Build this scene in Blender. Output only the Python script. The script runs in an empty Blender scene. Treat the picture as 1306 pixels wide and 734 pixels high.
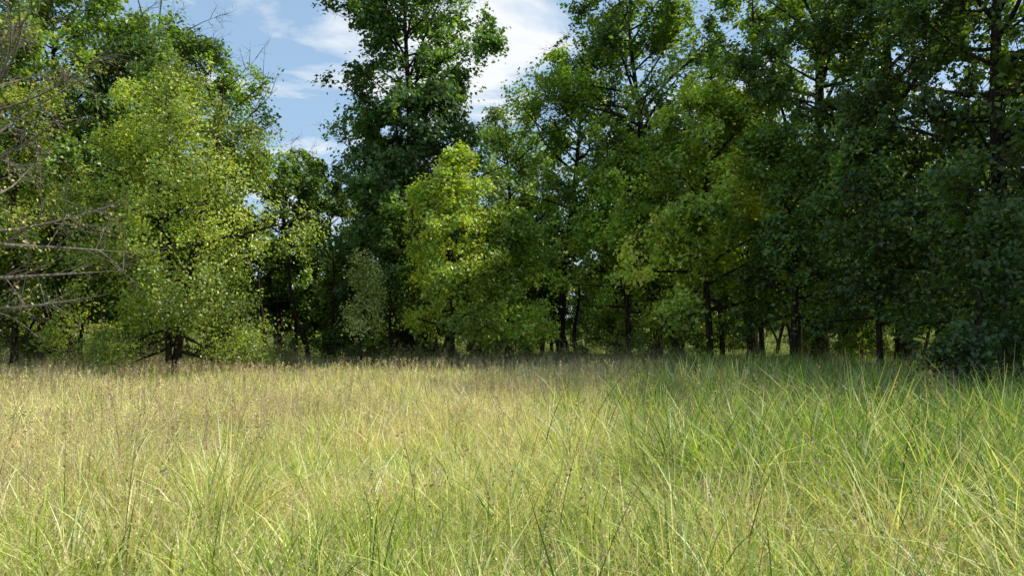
import bpy, math, numpy as np
from mathutils import Vector
S = bpy.context.scene
F = 943.0
def PX(px, d): return (px-653.0)/F*d

def fnoise(p, freq, seed, octs=3):
    r = np.random.default_rng(seed)
    out = np.zeros(len(p)); amp = 1.0; tot = 0
    for o in range(octs):
        for k in range(4):
            d = r.normal(size=p.shape[1]); d /= np.linalg.norm(d)
            out += amp*np.sin(p@d*freq*2*math.pi+r.uniform(0, 6.28)+1.7*np.sin(p@np.roll(d,1)*freq*3.1+k))
        tot += amp*2; freq *= 2.1; amp *= 0.55
    return out/tot
def sstep(x): x=np.clip(x,0,1); return x*x*(3-2*x)

def gz(x, y):
    x=np.asarray(x,float); y=np.asarray(y,float)
    z = 0.06*np.sin(x*0.21+1)+0.05*np.sin(y*0.33+x*0.1)+0.03*np.sin(x*0.9+y*0.7)
    dist=np.sqrt(x*x+y*y)
    z = z*np.clip(dist/6,0,1)
    z = z + sstep((dist-52)/90)*(4.0+0.8*np.sin(x*0.05))
    return z

# ---------------- materials
def new_mat(name):
    m=bpy.data.materials.new(name); m.use_nodes=True
    nt=m.node_tree; nt.nodes.clear()
    return m, nt, nt.nodes, nt.links
def foliage_mat(name, gloss=0.05, rough=0.4, tcol=(1.2,1.3,0.4), trans=True):
    m,nt,N,L=new_mat(name)
    out=N.new('ShaderNodeOutputMaterial')
    at=N.new('ShaderNodeAttribute'); at.attribute_name='col'
    df=N.new('ShaderNodeBsdfDiffuse'); L.new(at.outputs['Color'],df.inputs['Color'])
    last=df.outputs[0]
    if trans:
        tm=N.new('ShaderNodeVectorMath'); tm.operation='MULTIPLY'; tm.inputs[1].default_value=tcol
        L.new(at.outputs['Color'],tm.inputs[0])
        tr=N.new('ShaderNodeBsdfTranslucent'); L.new(tm.outputs[0],tr.inputs['Color'])
        ad=N.new('ShaderNodeAddShader'); L.new(df.outputs[0],ad.inputs[0]); L.new(tr.outputs[0],ad.inputs[1]); last=ad.outputs[0]
    if gloss>0:
        gl=N.new('ShaderNodeBsdfGlossy'); gl.inputs['Roughness'].default_value=rough
        m2=N.new('ShaderNodeMixShader'); m2.inputs[0].default_value=gloss
        L.new(last,m2.inputs[1]); L.new(gl.outputs[0],m2.inputs[2]); last=m2.outputs[0]
    L.new(last,out.inputs['Surface'])
    return m
def bark_mat(name, c1, c2):
    m,nt,N,L=new_mat(name)
    out=N.new('ShaderNodeOutputMaterial'); b=N.new('ShaderNodeBsdfDiffuse')
    tc=N.new('ShaderNodeTexCoord'); mp=N.new('ShaderNodeMapping'); mp.inputs['Scale'].default_value=(9,9,1.5)
    nz=N.new('ShaderNodeTexNoise'); nz.inputs['Scale'].default_value=1.5; nz.inputs['Detail'].default_value=4
    L.new(tc.outputs['Object'],mp.inputs['Vector']); L.new(mp.outputs[0],nz.inputs['Vector'])
    cr=N.new('ShaderNodeValToRGB'); cr.color_ramp.elements[0].position=0.35; cr.color_ramp.elements[1].position=0.7
    cr.color_ramp.elements[0].color=(*c1,1); cr.color_ramp.elements[1].color=(*c2,1)
    L.new(nz.outputs['Fac'],cr.inputs[0]); L.new(cr.outputs[0],b.inputs['Color'])
    L.new(b.outputs[0],out.inputs['Surface'])
    return m
M_leaf=foliage_mat('leaf_material',0.04,0.38,(1.2,1.2,0.38))
M_far=foliage_mat('distant_leaf_material',0,0,trans=False)
M_grass=foliage_mat('grass_material',0.025,0.4,(0.8,0.8,0.4))
M_bark=bark_mat('bark_material',(0.018,0.014,0.011),(0.07,0.055,0.042))
M_bark2=bark_mat('pale_twig_material',(0.10,0.085,0.07),(0.28,0.25,0.21))

def build_mesh(name, parts, mats):
    V=[];Q=[];C=[];MI=[];SM=[];o=0
    for v,q,c,mi,sm in parts:
        V.append(v.astype(np.float32)); Q.append((q+o).astype(np.int32)); o+=len(v)
        C.append(np.broadcast_to(c,(len(q),3)).astype(np.float32))
        MI.append(np.full(len(q),mi,np.int32)); SM.append(np.full(len(q),sm,bool))
    V=np.concatenate(V);Q=np.concatenate(Q);C=np.concatenate(C);MI=np.concatenate(MI);SM=np.concatenate(SM)
    me=bpy.data.meshes.new(name)
    me.vertices.add(len(V)); me.vertices.foreach_set('co',V.ravel())
    me.loops.add(len(Q)*4); me.loops.foreach_set('vertex_index',Q.ravel())
    me.polygons.add(len(Q))
    me.polygons.foreach_set('loop_start',np.arange(len(Q),dtype=np.int32)*4)
    me.polygons.foreach_set('material_index',MI)
    me.polygons.foreach_set('use_smooth',SM)
    me.update(calc_edges=True)
    a=me.attributes.new('col','FLOAT_COLOR','FACE')
    cc=np.ones((len(Q),4),np.float32); cc[:,:3]=C
    a.data.foreach_set('color',cc.ravel())
    for m in mats: me.materials.append(m)
    return me
def add_obj(name, me, loc=(0,0,0), rz=0, sc=1, parent=None):
    ob=bpy.data.objects.new(name,me); S.collection.objects.link(ob)
    ob.location=loc; ob.rotation_euler=(0,0,rz)
    ob.scale=(sc,sc,sc) if not hasattr(sc,'__len__') else sc
    if parent: ob.parent=parent
    return ob
def empty(name):
    e=bpy.data.objects.new(name,None); S.collection.objects.link(e); return e

def norm(v): return v/np.maximum(np.linalg.norm(v,axis=-1,keepdims=True),1e-9)
def tubes(P,R,sides=5):
    n,k,_=P.shape
    T=norm(np.gradient(P,axis=1))
    ref=np.zeros_like(T); ref[...,0]=1
    m=np.abs(T[:,:1,0])>0.8; ref[np.broadcast_to(m,(n,k))]=(0,1,0)
    A=norm(np.cross(T,ref)); B=np.cross(T,A)
    th=np.arange(sides)/sides*2*math.pi
    ring=P[:,:,None,:]+R[:,:,None,None]*(A[:,:,None,:]*np.cos(th)[None,None,:,None]+B[:,:,None,:]*np.sin(th)[None,None,:,None])
    V=ring.reshape(-1,3)
    i=np.arange(n)[:,None,None]*k*sides; j=np.arange(k-1)[None,:,None]*sides; s=np.arange(sides)[None,None,:]; s2=(s+1)%sides
    Q=np.stack([i+j+s,i+j+s2,i+j+sides+s2,i+j+sides+s],-1).reshape(-1,4)
    return V,Q
def leaves(P,L,W,rng,up=0.9,out=None):
    n=len(P)
    N=rng.normal(size=(n,3))*0.62; N[:,2]+=up; 
    if out is not None: N+=out*0.6
    N=norm(N)
    a=rng.normal(size=(n,3)); a[:,2]-=0.5
    A=norm(a-N*np.sum(a*N,1,keepdims=True)); B=np.cross(N,A)
    L=L[:,None];W=W[:,None]
    V=np.stack([P-A*L*0.5,P+B*W*0.5-A*L*0.05+N*W*0.12,P+A*L*0.5,P-B*W*0.5-A*L*0.05+N*W*0.12],1).reshape(-1,3)
    Q=np.arange(n*4).reshape(n,4)
    return V,Q

def leafcols(n,rng,base,var=0.2,yellow=0.03,clump=None):
    c=np.array(base)[None,:]*np.ones((n,3))
    v=np.exp(rng.normal(size=n)*var)
    if clump is not None: v*=np.exp(clump*0.28)
    c=c*v[:,None]
    h=rng.normal(size=n)*0.10
    if clump is not None: h=h+clump*0.04
    c[:,0]*=1+h; c[:,2]*=1-h*0.5
    y=rng.random(n)<yellow
    c[y]=np.array([0.26,0.22,0.05])*rng.uniform(0.5,1.0,(y.sum(),1))
    return np.clip(c,0.005,0.4)

def tree_mesh(name,H,prof,base,rt,nlimb,nleaf,ls,col,seed,lean=(0,0),wig=0.25,m2=9,m3=6,gap=0.2,yellow=0.012,var=0.2,
              bark=None,jit=0.16,stems=1,rise0=-0.05,rise1=1.15,leafup=0.5,far=False):
    rng=np.random.default_rng(seed)
    if not far: nleaf=int(nleaf*0.78); ls=ls*1.17
    pz=np.array([p[0] for p in prof])*H; pr=np.array([p[1] for p in prof])
    R=lambda z: np.interp(z,pz,pr)
    parts=[]
    k=14
    t=np.linspace(0,1,k)
    def trunk_at(z,st):
        f=z/H
        ph=st*2.1+seed
        x=lean[0]*f**1.5+wig*1.3*np.sin(f*5+ph)*f+ (0.0 if stems==1 else math.cos(st*2.4)*(0.15+1.6*f*H/12))
        y=lean[1]*f**1.5+wig*1.3*np.cos(f*4+ph*1.3)*f+ (0.0 if stems==1 else math.sin(st*2.4)*(0.15+1.6*f*H/12))
        return np.stack([x,y,z],-1)
    TP=[];TR=[]
    for st in range(stems):
        z=t*H*0.95-0.1
        z0=np.maximum(z,0)
        p=trunk_at(z0,st); p[:,2]=z
        r=rt*(1-t)**0.8*0.95+0.015; r[0]*=1.45; 
        if st>0: r=r*0.7
        TP.append(p);TR.append(r)
    v,q=tubes(np.array(TP),np.array(TR),9); parts.append((v,q,np.array([.1,.1,.1]),1,True))
    n=nlimb
    f=(np.arange(n)+rng.uniform(0,1,n))/n; f=f**0.9
    zs=base+f*(0.90*H-base)
    st=rng.integers(0,stems,n)
    s0=np.zeros((n,3))
    for i in range(stems):
        m=st==i
        s0[m]=trunk_at(zs[m],i)
    az=np.arange(n)*2.39996+rng.normal(size=n)*0.35
    rs=rise0+(rise1-rise0)*f+rng.normal(size=n)*0.22
    L=R(zs); 
    for _ in range(2):
        zt=np.clip(zs+rs*L,0.05*H,H); L=R(zt)
    L=np.maximum(L*rng.uniform(0.62,1.12,n),0.25)
    hd=np.stack([np.cos(az),np.sin(az),np.zeros(n)],-1)
    kk=7; s=np.linspace(0,1,kk)
    cvx=rng.uniform(0.6,1.6,n)
    LP=s0[:,None,:]+hd[:,None,:]*(L[:,None]*s[None])[:,:,None]
    LP[:,:,2]+= (rs*L)[:,None]*s[None]**cvx[:,None]
    side=np.stack([-hd[:,1],hd[:,0],np.zeros(n)],-1)
    LP+=side[:,None,:]*(np.sin(s[None]*rng.uniform(2,5,(n,1)))*L[:,None]*rng.normal(size=(n,1))*0.12)[:,:,None]
    rl=np.clip(0.012*L+rt*0.22*(1-f),0.015,None)
    v,q=tubes(LP,rl[:,None]*(1.05-s[None]),5); parts.append((v,q,np.array([.1,.1,.1]),1,True))
    def sample(P,idx,s):
        k=P.shape[1]; x=np.clip(s*(k-1),0,k-1.001); i=x.astype(int); fr=(x-i)[:,None]
        return P[idx,i]*(1-fr)+P[idx,i+1]*fr
    n2=n*m2; i2=np.repeat(np.arange(n),m2); s2=rng.uniform(0.18,1,n2)
    p2=sample(LP,i2,s2); a2=az[i2]+rng.choice([-1,1],n2)*rng.uniform(0.2,1.35,n2)
    L2=np.clip((0.16+0.32*(1-s2*0.55))*L[i2]*rng.uniform(0.6,1.15,n2),0.3,None)
    el=rng.normal(size=n2)*0.6+0.25
    d2=np.stack([np.cos(a2)*np.cos(el),np.sin(a2)*np.cos(el),np.sin(el)],-1)
    s=np.linspace(0,1,4)
    P2=p2[:,None,:]+d2[:,None,:]*(L2[:,None]*s)[:,:,None]
    P2[:,:,2]+=(rng.normal(size=(n2,1))*0.15-0.05)*L2[:,None]*s[None]**2
    v,q=tubes(P2,(0.007+0.008*L2)[:,None]*(1.1-s[None]),3); parts.append((v,q,np.array([.1,.1,.1]),1,True))
    n3=n2*m3; i3=np.repeat(np.arange(n2),m3); s3=rng.uniform(0.2,1,n3)
    p3=sample(P2,i3,s3); d3=norm(d2[i3]+rng.normal(size=(n3,3))*0.9)
    L3=rng.uniform(0.3,0.85,n3)*np.clip(H/14,0.3,1)
    s=np.linspace(0,1,3)
    P3=p3[:,None,:]+d3[:,None,:]*(L3[:,None]*s)[:,:,None]
    P3[:,:,2]-=0.12*L3[:,None]*s[None]**2
    if not far:
        v,q=tubes(P3,0.006*(1.2-s[None])*np.ones((n3,1)),3); parts.append((v,q,np.array([.1,.1,.1]),1,True))
    if nleaf>0:
        w2=(rng.uniform(0.1,1.0,n2)**1.5)[i3]
        w=rng.uniform(0.3,1.4,n3)*w2; w/=w.sum()
        il=rng.choice(n3,int(nleaf*1.6),p=w); sl=rng.uniform(0.05,1.15,len(il))
        p=sample(P3,il,np.clip(sl,0,1))+rng.normal(size=(len(il),3))*jit
        cx=lean[0]*(np.clip(p[:,2],0,H)/H)**1.5; cy=lean[1]*(np.clip(p[:,2],0,H)/H)**1.5
        rad=np.hypot(p[:,0]-cx,p[:,1]-cy)
        nz=fnoise(p,0.14,seed+5)
        env=R(p[:,2])*(1.12+0.55*nz)+0.35
        g=fnoise(p,0.30,seed+9,2)
        ok=(rad<env)&(g>-0.5+gap)&(p[:,2]>0.15)
        p=p[ok]; il=il[ok]
        if len(p)>nleaf: sel=rng.choice(len(p),nleaf,replace=False); p=p[sel]; il=il[sel]
        nl=len(p); l=ls*rng.uniform(0.65,1.3,nl)
        o=p-np.array([0,0,0.45*H]); o[:,2]*=0.5; o=norm(o)
        v,q=leaves(p,l,l*rng.uniform(0.55,0.85,nl),rng,leafup,o)
        cl=rng.normal(size=n3)[il]+1.4*fnoise(p,0.15,seed+3,1)
        parts.append((v,q,leafcols(nl,rng,col,var,yellow,cl),0,False))
    return build_mesh(name,parts,[M_far if far else M_leaf,bark or M_bark])

def tree(name,px,d,H,prof,base,rt,nlimb,nleaf,ls,col,seed,**kw):
    me=tree_mesh(name,H,prof,base,rt,nlimb,nleaf,ls,col,seed,**kw)
    x=PX(px,d)
    return add_obj(name,me,(x,d,float(gz(x,d))))

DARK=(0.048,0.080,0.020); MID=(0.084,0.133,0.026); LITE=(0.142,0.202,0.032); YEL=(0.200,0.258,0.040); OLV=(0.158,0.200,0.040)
oak=[(0.1,0.5),(0.2,.75),(0.4,1),(0.6,.98),(0.8,.82),(0.93,.5),(1,.2)]
def P(pr,r): return [(a,b*r) for a,b in pr]
dome=[(0.02,.75),(0.15,.95),(0.35,1),(0.55,.93),(0.75,.7),(0.9,.42),(1,.12)]
tall=[(0.12,.4),(0.2,.8),(0.45,1),(0.6,.78),(0.66,.66),(0.75,.8),(0.9,.75),(1,.3)]

# ---- left group
tree('persimmon_tree',220,28,11.8,P(dome,4.5),0.9,0.17,56,78000,0.10,OLV,11,stems=3,gap=-0.05,jit=0.25,rise0=-0.25,rise1=0.8,yellow=0.02)
tree('oak_tree',190,39,18.8,P(oak,6.8),3.5,0.32,60,56000,0.19,MID,12,gap=0.06,jit=0.24,m2=10)
tree('oak_tree',60,37,20.0,P(oak,6),3,0.3,48,42000,0.19,MID,13,gap=0.2,jit=0.2)
tree('oak_tree',-60,30,17,P(oak,5.5),2.5,0.28,42,28000,0.18,MID,14,gap=0.25)
tree('elm_tree',20,30,12,P(dome,3.6),1.2,0.13,36,28000,0.12,OLV,15,gap=0.2,yellow=0.04)
tree('bare_branched_tree',-45,17,9.5,P(oak,3.6),2.0,0.12,30,2500,0.07,(0.16,0.15,0.05),16,m2=9,m3=7,bark=M_bark2,yellow=0.3)
tree('oak_tree',355,47,14.0,P(oak,4.0),2.4,0.25,40,26000,0.2,MID,17,gap=0.1)
tree('oak_tree',415,50,12.6,P(oak,3.6),2.2,0.22,36,22000,0.2,DARK,18,gap=0.15)
# ---- centre
tree('sweetgum_tree',520,37,21.5,P(tall,5.2),2.6,0.33,66,68000,0.2,(0.062,0.108,0.03),19,gap=0.12,m2=10,jit=0.22)
tree('hickory_tree',575,31,9.6,P(dome,2.5),1.6,0.10,40,26000,0.135,YEL,20,gap=0.22,jit=0.17)
tree('hickory_tree',648,33,7.4,P(dome,2.4),1.0,0.09,32,19000,0.14,LITE,21,gap=0.2,jit=0.18)
tree('elm_tree',500,33,7.5,P(dome,2.1),1.6,0.08,28,14000,0.13,MID,22,gap=0.2)
tree('sapling_tree',462,30,4.9,P(dome,0.9),1.4,0.045,18,5500,0.085,(0.21,0.24,0.10),23,m2=6,m3=4,gap=0.05)
tree('oak_tree',715,40,17.6,P(oak,4.4),4.5,0.24,44,31000,0.17,LITE,24,gap=0.25,lean=(1.5,0),jit=0.2)
tree('oak_tree',650,48,16.3,P(oak,4.6),3,0.24,44,28000,0.19,(0.125,0.18,0.045),25,gap=0.2,jit=0.22)
# ---- right of centre
tree('oak_tree',835,37,21.5,P(oak,5.2),3.4,0.27,50,42000,0.18,MID,26,gap=0.18,lean=(-1.2,0),jit=0.2)
tree('elm_tree',800,34,11,P(dome,3.0),2.4,0.13,34,22000,0.15,LITE,27,gap=0.25,rise0=0.0)
tree('oak_tree',905,30,12.0,P(dome,3.7),2.3,0.15,44,42000,0.155,YEL,28,gap=0.22,jit=0.17,yellow=0.02,rise0=0.0)
tree('oak_tree',960,42,22,P(oak,5.4),4.2,0.3,46,36000,0.2,MID,29,gap=0.2)
tree('oak_tree',1045,33,22,P(oak,5.4),3.2,0.38,54,50000,0.17,MID,30,gap=0.2)
tree('sweetgum_tree',1010,27,9.5,P(dome,3.0),2.1,0.13,36,28000,0.14,MID,31,gap=0.22,rise0=0.0)
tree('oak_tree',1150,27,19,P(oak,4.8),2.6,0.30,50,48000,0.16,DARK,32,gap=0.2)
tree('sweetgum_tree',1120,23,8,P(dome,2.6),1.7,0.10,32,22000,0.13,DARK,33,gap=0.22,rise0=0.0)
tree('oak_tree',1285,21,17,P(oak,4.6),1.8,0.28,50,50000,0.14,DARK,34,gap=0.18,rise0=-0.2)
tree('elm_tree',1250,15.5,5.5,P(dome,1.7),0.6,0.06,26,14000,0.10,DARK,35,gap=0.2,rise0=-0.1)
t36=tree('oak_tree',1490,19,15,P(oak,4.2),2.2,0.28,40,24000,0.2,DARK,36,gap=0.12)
tree('oak_tree',1400,28,19,P(oak,5.5),2.2,0.3,40,24000,0.22,MID,37,gap=0.2)
for (x,y,r,s) in [(18.0,11.5,1.1,0.95),(15.6,14.8,2.7,0.95)]:
    add_obj('oak_tree',t36.data,(x,y,float(gz(x,y))),r,s)

# ---- woods behind
woods=empty('distant_woods')
rng=np.random.default_rng(77)
vm=[]
for i,(H,r,b,c,n) in enumerate([(15,4.2,3.4,MID,12000),(17,4.6,4.0,MID,13000),(13,3.6,2.6,LITE,11000),(11,4.4,0.4,MID,13000)]):
    vm.append(tree_mesh('woods_tree_%d'%i,H,P(oak if i<3 else dome,r),b,0.2,30,n,0.32,c,200+i,m2=7,m3=4,gap=0.1,far=True,jit=0.3,rise0=-0.2 if i==3 else -0.05))
for d0,d1,n,ks in [(42,56,24,(0,1,2)),(84,96,36,(0,1,2,3)),(97,106,46,(3,)),(107,120,46,(3,))]:
    for j in range(n):
        u=(j+rng.uniform(0.1,0.9))/n
        d=rng.uniform(d0,d1); px=-350+u*2000
        H=rng.uniform(0.8,1.0)
        if 290<px<460: H*=0.72
        if 600<px<800: H*=0.8
        x=PX(px,d)
        if d<60: H*= min(1,(d/70)+0.25)
        add_obj('woods_tree',vm[ks[rng.integers(len(ks))]],(x,d,float(gz(x,d))),rng.uniform(0,6.28),H,woods)
tp=[];tr=[]
for j in range(105):
    d=rng.uniform(33,62); px=rng.uniform(-250,1550); x=PX(px,d)
    h=rng.uniform(4,9); t=np.linspace(0,1,7); g=float(gz(x,d))
    lx,ly=rng.normal(size=2)*0.8
    tp.append(np.stack([x+lx*t+0.15*np.sin(t*6+j),d+ly*t+0.08*np.cos(t*5+j),g-0.1+t*h],-1)); tr.append(rng.uniform(0.03,0.17)*(1.05-0.7*t))
v,q=tubes(np.array(tp),np.array(tr),7)
add_obj('understory_tree_trunks',build_mesh('understory_tree_trunks',[(v,q,np.array([.1,.1,.1]),0,True)],[M_bark]))
shr=empty('understory_shrubs')
sm=[tree_mesh('shrub_m%d'%i,2.6,P(dome,1.4),0.15,0.03,18,3600,0.15,c,300+i,m2=5,m3=4,gap=0.1,stems=3,wig=0.1,far=True) for i,c in enumerate([MID,LITE,YEL])]
for j in range(190):
    d=rng.uniform(33.5,50) if j<85 else rng.uniform(58,94); px=rng.uniform(-300,1600)
    x=PX(px,d); sc=rng.uniform(0.25,0.9) if d<51 else rng.uniform(0.6,1.5)
    add_obj('shrub',sm[rng.integers(3) if d>51 else rng.integers(2)],(x,d,float(gz(x,d))),rng.uniform(0,6.28),sc,shr)

# ---------------- ground
xs=np.concatenate([-np.geomspace(900,60,14)[:-1],np.linspace(-60,60,121),np.geomspace(60,900,14)[1:]])
ys=np.concatenate([-np.geomspace(400,20,10)[:-1],np.linspace(-20,90,111),np.geomspace(90,1500,16)[1:]])
X,Y=np.meshgrid(xs,ys); V=np.stack([X.ravel(),Y.ravel(),gz(X.ravel(),Y.ravel())],-1)
nx,ny=len(xs),len(ys); i,j=np.meshgrid(np.arange(nx-1),np.arange(ny-1)); b=(j*nx+i).ravel()
Q=np.stack([b,b+1,b+1+nx,b+nx],-1)
m,nt,N,L=new_mat('ground_material')
out=N.new('ShaderNodeOutputMaterial'); bs=N.new('ShaderNodeBsdfDiffuse')
geo=N.new('ShaderNodeNewGeometry'); n1=N.new('ShaderNodeTexNoise'); n1.inputs['Scale'].default_value=0.35; n1.inputs['Detail'].default_value=6; n1.inputs['Roughness'].default_value=0.7
L.new(geo.outputs['Position'],n1.inputs['Vector'])
cr=N.new('ShaderNodeValToRGB'); e=cr.color_ramp.elements; e[0].position=0.35; e[0].color=(0.08,0.065,0.03,1); e[1].position=0.6; e[1].color=(0.16,0.20,0.05,1)
L.new(n1.outputs['Fac'],cr.inputs[0]); L.new(cr.outputs[0],bs.inputs['Color']); L.new(bs.outputs[0],out.inputs['Surface'])
add_obj('ground',build_mesh('ground',[(V,Q,np.array([.1,.1,.1]),0,True)],[m]))

# ---------------- grass
def blades(p,h,w,ld,bend,segs,rng):
    n=len(p); t=np.linspace(0,1,segs+1)
    tw=rng.uniform(0,math.pi,n); side=np.stack([np.cos(tw),np.sin(tw),np.zeros(n)],-1)
    C=p[:,None,:]+np.zeros((n,segs+1,3))
    bb=bend[:,None]
    C[:,:,2]+=h[:,None]*(t[None]-0.4*np.clip(bb,0,1.9)*t[None]**2.5)
    off=h[:,None]*bb*(0.15*t[None]+0.85*t[None]**2)
    C[:,:,0]+=np.cos(ld)[:,None]*off; C[:,:,1]+=np.sin(ld)[:,None]*off
    wd=w[:,None]*np.where(t<0.4,0.8+0.5*t,1.0-((np.maximum(t,0.4)-0.4)/0.6)**1.6*0.92)[None]*0.5
    V=np.stack([C-side[:,None,:]*wd[:,:,None],C+side[:,None,:]*wd[:,:,None]],2).reshape(-1,3)
    k=(segs+1)*2; i=np.arange(n)[:,None]*k; j=np.arange(segs)[None]*2
    Q=np.stack([i+j,i+j+1,i+j+3,i+j+2],-1).reshape(-1,4)
    return V,Q
rng=np.random.default_rng(5)
def region(x,y):
    p=np.stack([x,y],-1)
    return sstep((x-0.26*(y-4)+2.4*fnoise(p,0.10,3)+1.6)/4.6)
def scatter(d0,d1,n,ang=0.80):
    d=np.sqrt(rng.uniform(d0*d0,d1*d1,n)); a=rng.uniform(-ang,ang,n)
    return d*np.sin(a),d*np.cos(a)
STRAW=np.array([0.52,0.44,0.235]); GRN=np.array([0.215,0.27,0.05]); DGRN=np.array([0.085,0.145,0.028]); PALE=np.array([0.43,0.435,0.15]); RUST=np.array([0.30,0.21,0.17])
parts=[]
for d0,d1,n,segs,w0 in [(1.2,5,50000,4,0.0088),(5,9,70000,3,0.010),(9,15,80000,2,0.014),(15,24,80000,2,0.021),(24,37,74000,1,0.034)]:
    x,y=scatter(d0,d1,n)
    ld=rng.uniform(0,6.28,n); bend=np.abs(rng.normal(size=n))*0.5+0.08
    if d0<15:
        k=n//80; cx=rng.choice(n,k); idx=rng.integers(0,k,n); cl=rng.random(n)<0.68
        ox=rng.normal(size=n)*0.07; oy=rng.normal(size=n)*0.07
        x=np.where(cl,x[cx][idx]+ox,x); y=np.where(cl,y[cx][idx]+oy,y)
        ld=np.where(cl,np.arctan2(oy,ox)+rng.normal(size=n)*0.6,ld)
        bend=np.where(cl,bend*0.6+np.hypot(ox,oy)*3.5*rng.uniform(0.4,1.2,n),bend)
        hc=np.where(cl,rng.uniform(0.8,1.45,k)[idx],0.68); gc=np.where(cl,rng.normal(size=k)[idx]*0.45,0.0)
    else: hc=1.0; gc=0
    ok=np.hypot(x,y)>1.1
    g=np.clip(region(x,y)+gc*0.3,0,1); pp=np.stack([x,y],-1); n1=fnoise(pp,0.25,8); n2=fnoise(pp,0.06,9)
    h=(0.43+0.20*n1+g*(0.32+0.2*n2))*rng.uniform(0.4,1.25,n)*hc
    low=rng.random(n)<0.2; bend=np.where(low,rng.uniform(1.0,1.9,n),bend)
    w=w0*rng.uniform(0.4,1.5,n)
    u=rng.random(n)+gc
    pst=np.clip(0.44+0.55*n1-0.36*g,0.04,0.88)+0.3*low; c=np.where((u<pst)[:,None],STRAW,np.where((rng.random(n)<0.45)[:,None],PALE,GRN))
    gg=(rng.random(n)<g*0.85)&(u>pst); c[gg]=np.where((rng.random(gg.sum())<0.62)[:,None],DGRN,GRN)
    c=c*np.exp(rng.normal(size=(n,1))*0.32)*(1+rng.normal(size=(n,3))*0.05)
    p=np.stack([x,y,gz(x,y)-0.02],-1)
    p,h,w,ld,bend,c=p[ok],h[ok],w[ok],ld[ok],bend[ok],c[ok]
    v,q=blades(p,h,w,ld,bend,segs,rng)
    parts.append((v,q,np.repeat(np.clip(c,0.01,0.55),segs,0),0,False))
add_obj('meadow_grass',build_mesh('meadow_grass',parts,[M_grass]))
parts=[]
for d0,d1,n,sw,hs in [(2.2,9,12000,0.003,0.014),(9,18,19000,0.006,0.022),(18,37,19000,0.012,0.042)]:
    x,y=scatter(d0,d1,n); g=region(x,y); pp=np.stack([x,y],-1)
    ok=(rng.random(n)<1-0.85*g)&(fnoise(pp,0.12,21)>-0.2+rng.normal(size=n)*0.25); x=x[ok];y=y[ok];n=len(x)
    h=rng.uniform(0.4,0.78,n); ld=rng.uniform(0,6.28,n); bend=np.abs(rng.normal(size=n))*0.16
    p=np.stack([x,y,gz(x,y)],-1)
    v,q=blades(p,h,np.full(n,sw),ld,bend,2,rng)
    cs=np.where((rng.random(n)<0.6)[:,None],RUST,STRAW)*np.exp(rng.normal(size=(n,1))*0.25)
    parts.append((v,q,np.repeat(cs,2,0),0,False))
    k=9; t=rng.uniform(0.72,1.0,(n,k)); off=h[:,None]*bend[:,None]*(0.15*t+0.85*t*t)
    q3=np.stack([x[:,None]+np.cos(ld)[:,None]*off,y[:,None]+np.sin(ld)[:,None]*off,p[:,2][:,None]+h[:,None]*(t-0.4*bend[:,None]*t**2.5)],-1)
    q3=q3+rng.normal(size=q3.shape)*(0.035*(1.1-t)*3)[:,:,None]*np.array([1,1,.4])
    q3=q3.reshape(-1,3); l=hs*rng.uniform(0.6,1.4,len(q3))
    v,q=leaves(q3,l,l*0.45,rng,0.2)
    parts.append((v,q,np.repeat(cs,k,0)*0.9,0,False))
x,y=scatter(3,20,1500,0.72); g=region(x,y); ok=rng.random(len(x))<np.clip(g,0.15,0.8); x=x[ok];y=y[ok];n=len(x)
h=rng.uniform(0.85,1.25,n)*np.clip(0.72+np.hypot(x,y)/25,0.7,1); ld=rng.uniform(0,6.28,n); bend=np.abs(rng.normal(size=n))*0.22+0.05
z=gz(x,y); sw=0.0035*(1+np.hypot(x,y)/12)
v,q=blades(np.stack([x,y,z],-1),h,sw,ld,bend,4,rng); cs=np.where((rng.random(n)<0.4)[:,None],STRAW*0.7,RUST*0.6)
parts.append((v,q,np.repeat(cs,4,0),0,False))
k=26; t=rng.uniform(0.7,1.0,(n,k)); off=h[:,None]*bend[:,None]*(0.15*t+0.85*t*t)
q3=np.stack([x[:,None]+np.cos(ld)[:,None]*off,y[:,None]+np.sin(ld)[:,None]*off,z[:,None]+h[:,None]*(t-0.4*bend[:,None]*t**2.5)],-1)
q3=(q3+rng.normal(size=q3.shape)*(0.10*(1.1-t))[:,:,None]*np.array([1,1,.4])).reshape(-1,3); l=0.024*rng.uniform(0.6,1.4,len(q3))
v,q=leaves(q3,l,l*0.4,rng,0.2); parts.append((v,q,np.repeat(cs,k,0),0,False))
add_obj('grass_seed_heads',build_mesh('grass_seed_heads',parts,[M_grass]))
# forest floor + edge weeds
parts=[]
n=50000; d=rng.uniform(34,85,n); px=rng.uniform(-300,1600,n); x=PX(px,d)
y=d; h=rng.uniform(0.2,0.5,n); c=np.where((rng.random(n)<0.3)[:,None],STRAW*0.6,GRN)*np.exp(rng.normal(size=(n,1))*0.25)
v,q=blades(np.stack([x,y,gz(x,y)],-1),h,0.045*rng.uniform(0.6,1.4,n),rng.uniform(0,6.28,n),np.abs(rng.normal(size=n))*0.4,1,rng)
parts.append((v,q,c,0,False))
n=7000; x=rng.uniform(-32,24,n); y=31.8+rng.normal(size=n)*1.8-np.clip(x-6,0,30)*0.45
h=rng.uniform(0.4,1.3,n)*(0.85+0.7*fnoise(np.stack([x,y],-1),0.15,4)); p=np.stack([x,y,gz(x,y)],-1)
v,q=blades(p,h,np.full(n,0.012),rng.uniform(0,6.28,n),np.abs(rng.normal(size=n))*0.2,2,rng); parts.append((v,q,RUST*0.7,0,False))
k=14; t=rng.uniform(0.25,1,(n,k)); q3=p[:,None,:]+np.stack([0*t,0*t,t*h[:,None]],-1)+rng.normal(size=(n,k,3))*0.1
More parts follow.
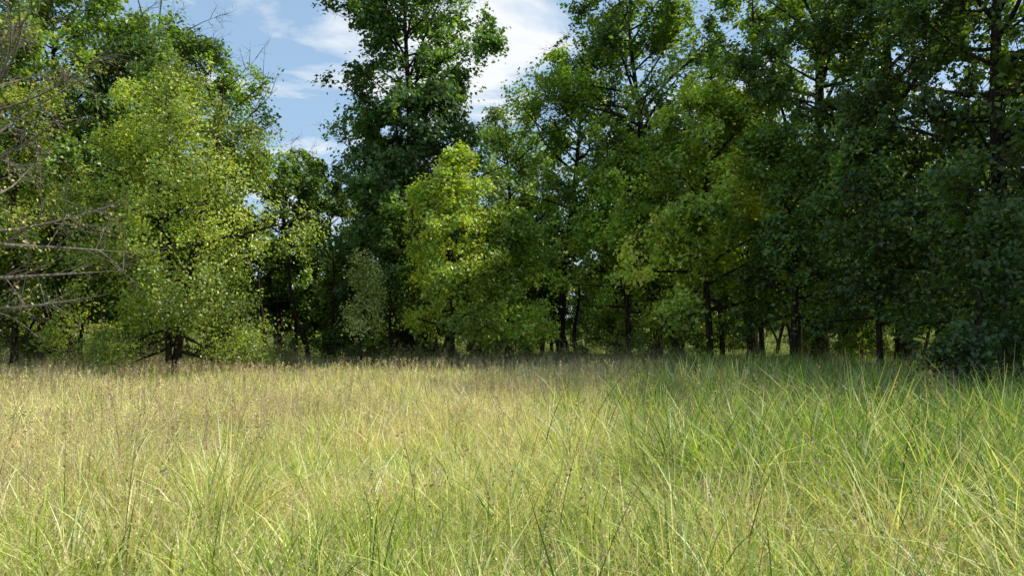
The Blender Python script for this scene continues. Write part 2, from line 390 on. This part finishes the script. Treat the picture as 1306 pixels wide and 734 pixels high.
q3=q3.reshape(-1,3); l=rng.uniform(0.05,0.12,len(q3)); v,q=leaves(q3,l,l*0.4,rng,0.5)
c=np.repeat(np.where((rng.random(n)<0.4)[:,None],np.array([.20,.155,.095]),np.array([.13,.175,.05])),k,0); parts.append((v,q,c,0,False))
add_obj('field_edge_weeds',build_mesh('field_edge_weeds',parts,[M_grass]))
parts=[]
x,y=scatter(2.4,26,950); g=region(x,y); ok=(rng.random(len(x))<g**1.3); x=x[ok];y=y[ok]; k=26; nt_=len(x)
ox=rng.normal(size=(nt_,k))*0.09; oy=rng.normal(size=(nt_,k))*0.09
hh=(rng.uniform(0.75,1.25,nt_)*np.clip(0.6+np.hypot(x,y)/18,0.6,1))[:,None]*rng.uniform(0.6,1.1,(nt_,k))
ld=(np.arctan2(oy,ox)+rng.normal(size=(nt_,k))*0.7).ravel(); bd=(np.hypot(ox,oy)*3*rng.uniform(0.4,1.5,(nt_,k))+0.08).ravel()
cc=np.where((rng.random(nt_)<0.5)[:,None],DGRN,GRN)*np.exp(rng.normal(size=(nt_,1))*0.25)
x=(x[:,None]+ox).ravel(); y=(y[:,None]+oy).ravel(); n=len(x); w=rng.uniform(0.006,0.013,n)*(1+np.hypot(x,y)/12)
c=np.repeat(cc,k,0)*np.exp(rng.normal(size=(n,1))*0.2)
v,q=blades(np.stack([x,y,gz(x,y)],-1),hh.ravel(),w,ld,bd,5,rng)
parts.append((v,q,np.repeat(c,5,0),0,False))
add_obj('tall_green_grass',build_mesh('tall_green_grass',parts,[M_grass]))
parts=[]; 
x,y=scatter(3,22,260,0.65); g=region(x,y); ok=(g>0.1)|(rng.random(260)<0.3); x=x[ok];y=y[ok]
x=np.append(x,[PX(745,9),PX(770,9.3),PX(690,8)]);y=np.append(y,[9,9.3,8]);n=len(x)
h=rng.uniform(0.6,1.1,n);h[-3:]=(1.35,1.2,1.1); ld=rng.uniform(0,6.28,n); ld[-3:]=0.2; bend=np.abs(rng.normal(size=n))*0.25; bend[-3:]=(0.55,0.4,0.3)
t=np.linspace(0,1,8)
off=h[:,None]*bend[:,None]*t**1.8
Pp=np.stack([x[:,None]+np.cos(ld)[:,None]*off,y[:,None]+np.sin(ld)[:,None]*off,gz(x,y)[:,None]+h[:,None]*t[None]*(1-0.15*bend[:,None]*t)],-1)
rr=np.full((n,1),0.0035); rr[-3:]=0.007
v,q=tubes(Pp,rr*(1.2-t[None]),4); parts.append((v,q,np.array([.09,.065,.045]),0,True))
k=26; tt=rng.uniform(0.5,1,(n,k)); ii=(tt*7).astype(int).clip(0,6); fr=(tt*7-ii)[:,:,None]; ar=np.arange(n)[:,None]
q3=(Pp[ar,ii]*(1-fr)+Pp[ar,ii+1]*fr+rng.normal(size=(n,k,3))*0.018).reshape(-1,3)
l=rng.uniform(0.012,0.03,len(q3)); v,q=leaves(q3,l,l*0.5,rng,0.3); parts.append((v,q,np.array([.14,.10,.06]),0,False))
add_obj('dry_weed_stalks',build_mesh('dry_weed_stalks',parts,[M_grass]))

# ---------------- light & sky
el=math.radians(49); az=math.radians(84)
sd=Vector((math.sin(az)*math.cos(el),math.cos(az)*math.cos(el),math.sin(el)))
sl=bpy.data.lights.new('sun','SUN'); sl.energy=5.0; sl.angle=math.radians(0.5); sl.color=(1,0.96,0.86)
so=bpy.data.objects.new('sun',sl); S.collection.objects.link(so); so.rotation_euler=(-sd).to_track_quat('-Z','Y').to_euler(); so.location=(30,0,40)
w=bpy.data.worlds.new('World'); S.world=w; w.use_nodes=True; N=w.node_tree.nodes; L=w.node_tree.links; N.clear()
out=N.new('ShaderNodeOutputWorld'); bg=N.new('ShaderNodeBackground'); bg.inputs['Strength'].default_value=0.14
sk=N.new('ShaderNodeTexSky'); sk.sky_type='NISHITA'; sk.sun_disc=False; sk.sun_elevation=el; sk.sun_rotation=az
sk.air_density=1.2; sk.dust_density=0.8; sk.ozone_density=1.4
tc=N.new('ShaderNodeTexCoord'); sp=N.new('ShaderNodeSeparateXYZ'); L.new(tc.outputs['Generated'],sp.inputs[0])
mz=N.new('ShaderNodeMath'); mz.operation='MAXIMUM'; mz.inputs[1].default_value=0.08; L.new(sp.outputs['Z'],mz.inputs[0])
dv=N.new('ShaderNodeVectorMath'); dv.operation='DIVIDE'; L.new(tc.outputs['Generated'],dv.inputs[0])
cb=N.new('ShaderNodeCombineXYZ'); [L.new(mz.outputs[0],cb.inputs[k]) for k in range(3)]; L.new(cb.outputs[0],dv.inputs[1])
mp=N.new('ShaderNodeMapping'); mp.inputs['Scale'].default_value=(0.8,0.9,1); mp.inputs['Location'].default_value=(0.3,0.2,0)
L.new(dv.outputs[0],mp.inputs['Vector'])
nz=N.new('ShaderNodeTexNoise'); nz.inputs['Scale'].default_value=1.3; nz.inputs['Detail'].default_value=7; nz.inputs['Roughness'].default_value=0.55; nz.inputs['Distortion'].default_value=0.4
L.new(mp.outputs[0],nz.inputs['Vector'])
cr=N.new('ShaderNodeValToRGB'); cr.color_ramp.elements[0].position=0.53; cr.color_ramp.elements[0].color=(0.0,0.0,0.0,1); cr.color_ramp.elements[1].position=0.65; cr.color_ramp.elements[1].color=(0.97,0.97,0.97,1)
L.new(nz.outputs['Fac'],cr.inputs[0])
hz=N.new('ShaderNodeMix'); hz.data_type='RGBA'; hz.inputs[0].default_value=0.45; L.new(sk.outputs[0],hz.inputs[6]); hz.inputs[7].default_value=(3.6,5.4,7.4,1)
mx=N.new('ShaderNodeMix'); mx.data_type='RGBA'; L.new(cr.outputs[0],mx.inputs[0]); L.new(hz.outputs[2],mx.inputs[6]); mx.inputs[7].default_value=(7.0,7.2,7.4,1)
L.new(mx.outputs[2],bg.inputs['Color']); L.new(bg.outputs[0],out.inputs['Surface'])

cam=bpy.data.cameras.new('camera'); cam.sensor_width=36; cam.lens=26; cam.clip_end=3000; cam.clip_start=0.05
co=bpy.data.objects.new('camera',cam); S.collection.objects.link(co); co.location=(0,0,1.6)
co.rotation_euler=(math.radians(90+3.52),0,0); S.camera=co
S.view_settings.view_transform='Standard'; S.view_settings.look='None'; S.view_settings.exposure=0
